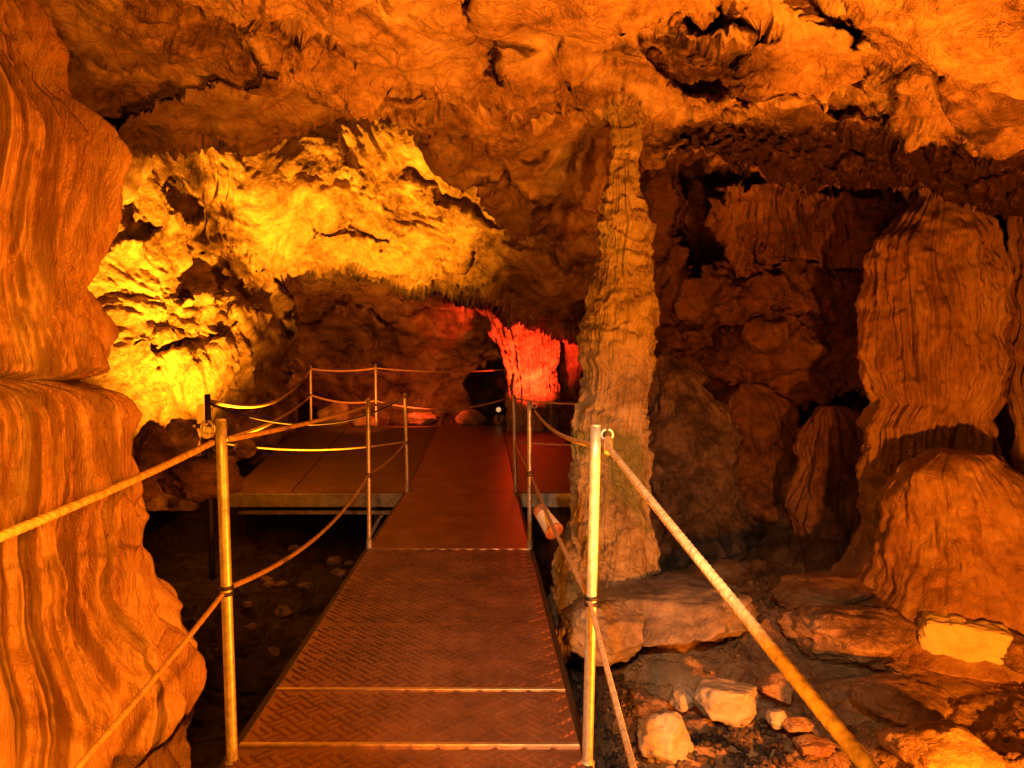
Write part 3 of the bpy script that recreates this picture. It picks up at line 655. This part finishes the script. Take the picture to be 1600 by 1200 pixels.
# side decks at the junction
pl = empty('side_deck', (-2.4, 9, 0), 'wide brown side deck joining the walkway on the left, with a pale metal front edge', 'platform')
def leftfn(co):
    xr = LX - 0.037 * co.y - 0.012                                # right edge follows the walkway
    xl = -3.3 - 0.146 * (co.y - 8.6)
    return Vector((xl + (xr - xl) * co.x, co.y, co.z + ramp(co.y)))
for (u0, u1) in ((0.0, 0.345), (0.352, 1.0)):
    for a, b in ((8.6, 11.5), (11.5, 14.5)):
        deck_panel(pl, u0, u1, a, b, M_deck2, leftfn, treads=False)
boxes_obj('front_beam', [(-3.3, -1.26, 8.555, 8.597, -0.165, -0.012)], M_alu, pl, None, 0.004)
boxes_obj('lower_beam', [(-3.2, -1.42, 8.60, 8.64, -0.26, -0.215)], M_alu, pl, None, 0.004)
boxes_obj('cross_brace', [(-1.50, -1.46, 8.30, 8.34, -0.46, -0.22)], M_alu, pl, lambda c: Vector((c.x + (c.z + 0.22) * 0.55, c.y, c.z)))
for x in (-3.15, -1.6):
    boxes_obj('leg', [(x - 0.03, x + 0.03, 8.66, 8.72, -1.0, -0.03)], M_dpost, pl)
pr = empty('side_deck', (0.6, 9, 0), 'small dark side deck joining the walkway on the right, partly behind the stone column', 'platform')
def rightfn(co):
    xl = RX - 0.037 * co.y + 0.012
    return Vector((xl + co.x, co.y, co.z + ramp(co.y)))
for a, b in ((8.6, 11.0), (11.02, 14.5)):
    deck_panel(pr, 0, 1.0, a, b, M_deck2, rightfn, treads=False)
boxes_obj('front_beam', [(0.055, 1.03, 8.555, 8.597, -0.165, -0.012)], M_alu, pr, None, 0.004)
boxes_obj('leg', [(0.9, 0.96, 8.66, 8.72, -1.0, -0.03)], M_dpost, pr)

# ------------------------------------------------------------------ tubes, posts, ropes
def tube(name, pts, r, mat, parent=None, seg=20, cap=True, twist=0.0, strand=0.0):
    P = np.array([list(p) for p in pts], float); n = len(P)
    T = np.gradient(P, axis=0); T /= np.linalg.norm(T, axis=1)[:, None]
    up = np.array([0, 0, 1.0]) if abs(T[0][2]) < 0.9 else np.array([1.0, 0, 0])
    A = np.cross(T, up); A /= np.linalg.norm(A, axis=1)[:, None]; B = np.cross(T, A)
    s = np.concatenate([[0], np.cumsum(np.linalg.norm(np.diff(P, axis=0), axis=1))])
    th = np.linspace(0, 2 * np.pi, seg, endpoint=False)
    rr = np.broadcast_to(r, (n,))[:, None] * np.ones(seg)[None]
    if strand: rr = rr * (1 - strand + strand * 1.6 * np.abs(np.cos(1.5 * (th[None] - twist * s[:, None]))))
    v = P[:, None] + A[:, None] * (np.cos(th)[None] * rr)[..., None] + B[:, None] * (np.sin(th)[None] * rr)[..., None]
    v = v.reshape(-1, 3); f = [list(map(int, q)) for q in grid_faces(n, seg, True)]
    if cap: f += [list(range(seg))[::-1], [int((n - 1) * seg + k) for k in range(seg)]]
    o = mesh_obj(name, v, f, mat, parent)
    return o
def ring(name, c, R, r, mat, parent, axis='y'):
    t = np.linspace(0, 2 * np.pi, 33)
    z = 0 * t
    a, b = R * np.cos(t), R * np.sin(t)
    pts = {'y': np.stack([a, z, b], 1), 'z': np.stack([a, b, z], 1), 'x': np.stack([z, a, b], 1)}[axis] + np.array(c)
    return tube(name, pts, r, mat, parent, 10, False)

posts = {}
def post(key, ptop, pbot, Y, label, r=0.0195, mat=None, collar=True, top_ring=None, group='handrail posts along the walkway', rings2=False, Yb=None):
    a = V(*ptop, Y); b = V(*pbot, Yb or Y)
    e = empty('handrail_post', b, label, 'post', group)
    d = (a - b)
    pts = [b + d * t for t in np.linspace(0, 1, 12)]
    tube('pole', pts, r, mat or M_steel, e, 24)
    dn_ = d.normalized()
    tube('cap', [a + dn_ * t for t in (0.0, 0.004, 0.008)], np.array([r * 0.98, r * 0.98, r * 0.6]), mat or M_steel, e, 24)
    if collar:
        m = collar
        cpt = b + d * m
        for k in (-0.012, 0.010):
            tube('clamp_band', [cpt + dn_ * (k + t) for t in np.linspace(0, 0.012, 3)], r * 1.32, M_black, e, 24)
    if top_ring:
        side = top_ring
        c = a - dn_ * 0.03 + Vector((side * (r + 0.022), -0.002, 0))
        ring('eye_ring', c, 0.02, 0.0045, M_steel, e, 'y')
        tube('hook_bolt', [a - dn_ * 0.03, a - dn_ * 0.03 + Vector((side * (r + 0.006), 0, 0))], 0.005, M_steel, e, 10)
    if Y < 9 and mat is None:      # base bracket bolted to the deck edge
        sd = 1 if ptop[0] < 800 else -1
        tube('base_bracket', [b + dn_ * t for t in (-0.01, 0.0, 0.055, 0.06)], r * 1.35, M_alu, e, 8)
        for t in (0.015, 0.042): tube('bolt', [b + dn_ * t + Vector((0, -r * 1.3, 0)), b + dn_ * t + Vector((0, -r * 1.3 - 0.008, 0))], 0.006, M_steel, e, 6)
    posts[key] = (a, b); return e
pL = post('nl', (345, 657), (364, 1215), 2.65, 'bright near left handrail post, nearest post on the left of the walkway', collar=0.52, top_ring=-1)
pR = post('nr', (931, 666), (917, 1215), 2.65, 'bright near right handrail post, nearest post on the right of the walkway', collar=0.50, top_ring=1)
post('ml', (575, 624), (577, 856), 5.85, 'thin steel post on the left walkway edge before the side deck', 0.018, collar=0.485)
post('mr', (827, 628), (828, 856), 5.85, 'thin yellow-lit post on the right walkway edge before the side deck', 0.018, collar=0.50, top_ring=1)
post('jl', (633, 616), (637, 768), 8.65, 'post at the inner left corner where the side deck meets the walkway', 0.02, collar=0.50)
post('jr', (803, 618), (806, 770), 8.65, 'dim post at the inner right corner of the junction', 0.02, collar=False)
post('fl', (485, 571), (486, 668), 14.4, 'far left pale post on the back corner of the side deck', 0.028, collar=0.52)
post('fm', (587, 570), (588, 666), 14.4, 'dim red-brown post in the middle of the far deck edge', 0.028, collar=False)
post('fr', (796, 572), (793, 664), 14.4, 'pale post at the far end of the walkway beside the black opening', 0.028, collar=0.45)
post('xr1', (862, 587), (862, 640), 16.2, 'thin grey post before the red column, left one of the close pair', 0.025, collar=False)
post('xr2', (876, 580), (875, 642), 15.4, 'thin grey post before the red column, right one of the close pair', 0.025, collar=False)
post('dk', (324, 617), (332, 905), 6.4, 'black unlit post standing on the ground left of the walkway', 0.026, mat=M_dpost, collar=False)

def span(p0, p1, sag, n=60):
    p0, p1 = np.array(p0, float), np.array(p1, float); t = np.linspace(0, 1, n)[:, None]
    P = p0 + (p1 - p0) * t; P[:, 2] -= sag * 4 * (t * (1 - t))[:, 0]; return P
def rope(p0, p1, sag, r, label, mat=None, group='ropes strung between the handrail posts', n=None):
    L = float(np.linalg.norm(np.array(p1) - np.array(p0))); tw = 2.1 / (r * 2.2)
    n = n or int(min(900, max(60, L / (r * 0.35))))
    P = span(p0, p1, sag, n)
    o = tube('rope', P, r, mat or M_rope, None, 18, True, tw, 0.07)
    return tag(o, label, 'rope', group)
ring_r = W(951, 682, 2.65); ring_l = W(322, 688, 2.65)
# ferrules on the two rings: parts of the posts
def ferrule(parent, a, b, r):
    tube('ferrule', [Vector(a) + (Vector(b) - Vector(a)) * t for t in (0, .08, .5, .92, 1)], np.array([r * .8, r, r, r, r * .85]), M_brass, parent, 18)
ferrule(pR, W(950, 684, 2.64), W(951, 708, 2.6), 0.0155)
rope(W(950, 698, 2.60), (0.50, -0.55, 0.765), 0.008, 0.0108, 'thick yellow upper rope coming towards the camera on the right')
rope(W(331, 692, 2.60), (-0.95, -0.55, 1.06), 0.05, 0.0108, 'thick yellow upper rope coming towards the camera on the left')
rope(W(348, 928, 2.63), (-0.98, -0.55, 0.42), 0.10, 0.0085, 'thin lower rope running from the near left post to the bottom left', M_rope2)
rope(W(922, 942, 2.63), (0.28, -0.55, 0.45), 0.06, 0.0085, 'thin lower rope running from the near right post to the bottom edge', M_rope2)
rope(W(352, 920, 2.67), W(577, 740, 5.85), 0.12, 0.010, 'lower rope sagging between the near left post and the next left post', M_rope2)
rope(W(360, 686, 2.67), W(575, 634, 5.85), 0.015, 0.0105, 'upper rope between the near left post and the next left post', M_rope)
rope(W(921, 937, 2.67), W(828, 737, 5.85), 0.03, 0.010, 'lower rope between the two right posts, with the white cup on it', M_rope2)
rope(W(925, 694, 2.67), W(836, 642, 5.85), 0.05, 0.010, 'upper rope sagging between the two nearest right posts', M_rope)
rope(W(575, 632, 5.85), W(633, 620, 8.65), 0.03, 0.010, 'short upper rope from the thin left post to the junction post', M_rope2)
rope(W(577, 740, 5.87), W(635, 690, 8.65), 0.04, 0.010, 'short lower rope from the thin left post to the junction post', M_rope2)
rope(W(635, 690, 8.65), W(332, 690, 8.9), 0.10, 0.010, 'faint lower rope over the front of the left side deck', M_rope2)
rope(W(633, 620, 8.65), W(326, 630, 6.4), 0.25, 0.010, 'dark upper rope between the junction post and the black post', M_dpost)
rope(W(326, 626, 6.4), W(485, 576, 14.4), 0.30, 0.018, 'upper rope from the black post to the far left pale post', M_rope2)
rope(W(330, 692, 6.4), W(485, 618, 14.4), 0.12, 0.020, 'lower rope from the black post to the far left pale post', M_rope)
rope(W(485, 576, 14.4), W(587, 575, 14.4), 0.05, 0.020, 'pale upper rope between the far left post and the red-brown post', M_rope)
rope(W(485, 617, 14.4), W(587, 626, 14.4), 0.09, 0.020, 'pale lower rope between the far left post and the red-brown post', M_rope)
rope(W(587, 575, 14.4), W(796, 577, 14.4), 0.06, 0.016, 'upper rope between the red-brown post and the far end post', M_rope2)
rope(W(587, 626, 14.4), W(795, 622, 14.4), 0.20, 0.018, 'lower rope sagging between the red-brown post and the far end post', M_rope2)
rope(W(803, 622, 8.65), W(930, 630, 8.7), 0.03, 0.010, 'dim upper rope from the right junction post to behind the stone column', M_rope2)
rope(W(806, 690, 8.65), W(930, 694, 8.7), 0.02, 0.010, 'dim lower rope from the right junction post to behind the stone column', M_rope2)
rope(W(804, 690, 8.65), W(828, 737, 5.87), 0.02, 0.010, 'short lower rope between the two thin right posts', M_rope2)
# pale hanging tag and round plug by the near left post
e = empty('cable_holder', W(322, 675, 2.75), 'pale plastic strip, loop and round plug tied beside the near left post', 'rope holder')
c = W(314, 652, 2.75)
boxes_obj('plastic_strip', [(c[0] - 0.014, c[0] + 0.014, c[1] - 0.006, c[1] + 0.006, c[2] - 0.055, c[2] + 0.05)], M_cream, e, None, 0.005)
c = W(323, 676, 2.68); tube('plug', [(c[0], c[1] - 0.01, c[2]), (c[0], c[1] + 0.0, c[2]), (c[0], c[1] + 0.02, c[2])], np.array([0.019, 0.023, 0.022]), M_cream, e, 24)
ring('loop', W(323, 667, 2.70), 0.022, 0.004, M_steel, e, 'y')
tube('cord_end', [W(302, 665, 2.72), W(309, 668, 2.72), W(313, 680, 2.72), W(311, 696, 2.72)], 0.005, M_cream, e, 10)
tube('knot', [W(307, 666, 2.70), W(314, 666, 2.70)], 0.008, M_black, e, 12)
# paper cup wedged on the lower right rope
def cup():
    p0 = V(843, 797, 4.55); p1 = V(866, 830, 4.40)
    e = empty('paper_cup', p0, 'white and brown paper cup wedged on the lower right rope', 'paper cup')
    n = 28; t = np.linspace(0, 1, 10); rr = 0.042 + 0.016 * t
    tube('cup_body', [p0 + (p1 - p0) * q for q in t], rr, M_paper, e, n, True)
    m = simple('brown_sleeve', (0.36, 0.17, 0.09), 0.7, noise=0.3)
    tube('sleeve', [p0 + (p1 - p0) * q for q in (-0.06, 0.0, 0.25)], np.array([0.043, 0.0445, 0.0485]), m, e, n, True)
    tube('rim', [p0 + (p1 - p0) * q for q in (0.96, 0.99, 1.03)], np.array([0.058, 0.061, 0.058]), m, e, n, True)
cup()
# small lamp at the far end
e = empty('flood_lamp', W(780, 655, 14.9), 'tiny pale yellow glowing lamp among the red rocks at the far end', 'lamp')
c = W(779, 640, 14.9)
tube('lamp_face', [(c[0], c[1] - 0.04, c[2]), (c[0], c[1], c[2]), (c[0], c[1] + 0.03, c[2])], np.array([0.04, 0.05, 0.045]), M_lamp, e, 20)
tube('lamp_stand', [(c[0], c[1], c[2] - 0.24), (c[0], c[1], c[2] - 0.05)], 0.02, M_dpost, e, 12)

# ------------------------------------------------------------------ stalactites
def stalactite(px, py, Y, ln, r, label, seed, mat=M_ceil):
    top = W(px, py, Y); n = 26; t = np.linspace(0, 1, n); rs = np.random.RandomState(seed)
    P = np.stack([top[0] + 0.03 * ln * np.sin(t * 4 + seed), top[1] + 0 * t, top[2] + 0.12 - (ln + 0.12) * t], 1)
    rad = r * (1 - t) ** 0.7 * (1 + 0.16 * rs.uniform(-1, 1, n)) + 0.003
    tag(tube('stalactite', P, rad, mat, None, 14, True), label, 'stalactite', 'stalactites hanging from the cave ceiling')
for k, (a, b, Yq, ln, r, lb) in enumerate([
        (862, 100, 4.9, 0.26, 0.07, 'stubby fluted stalactite at the top centre, left of the slender column top'),
        (882, 108, 4.9, 0.30, 0.06, 'longest stalactite of the bunch at the top centre'),
        (905, 110, 4.95, 0.24, 0.05, 'rightmost stalactite of the bunch at the top centre'),
        (690, 235, 6.1, 0.16, 0.02, 'small dark stalactite on the arch lip above the yellow vault'),
        (672, 222, 6.0, 0.14, 0.02, 'small stalactite at the left end of the row on the arch lip'),
        (708, 262, 6.2, 0.14, 0.02, 'small stalactite at the right end of the row on the arch lip'),
        (530, 232, 6.1, 0.06, 0.012, 'tiny black stalactite hanging before the yellow vault')]):
    stalactite(a, b, Yq, ln, r, lb, k)
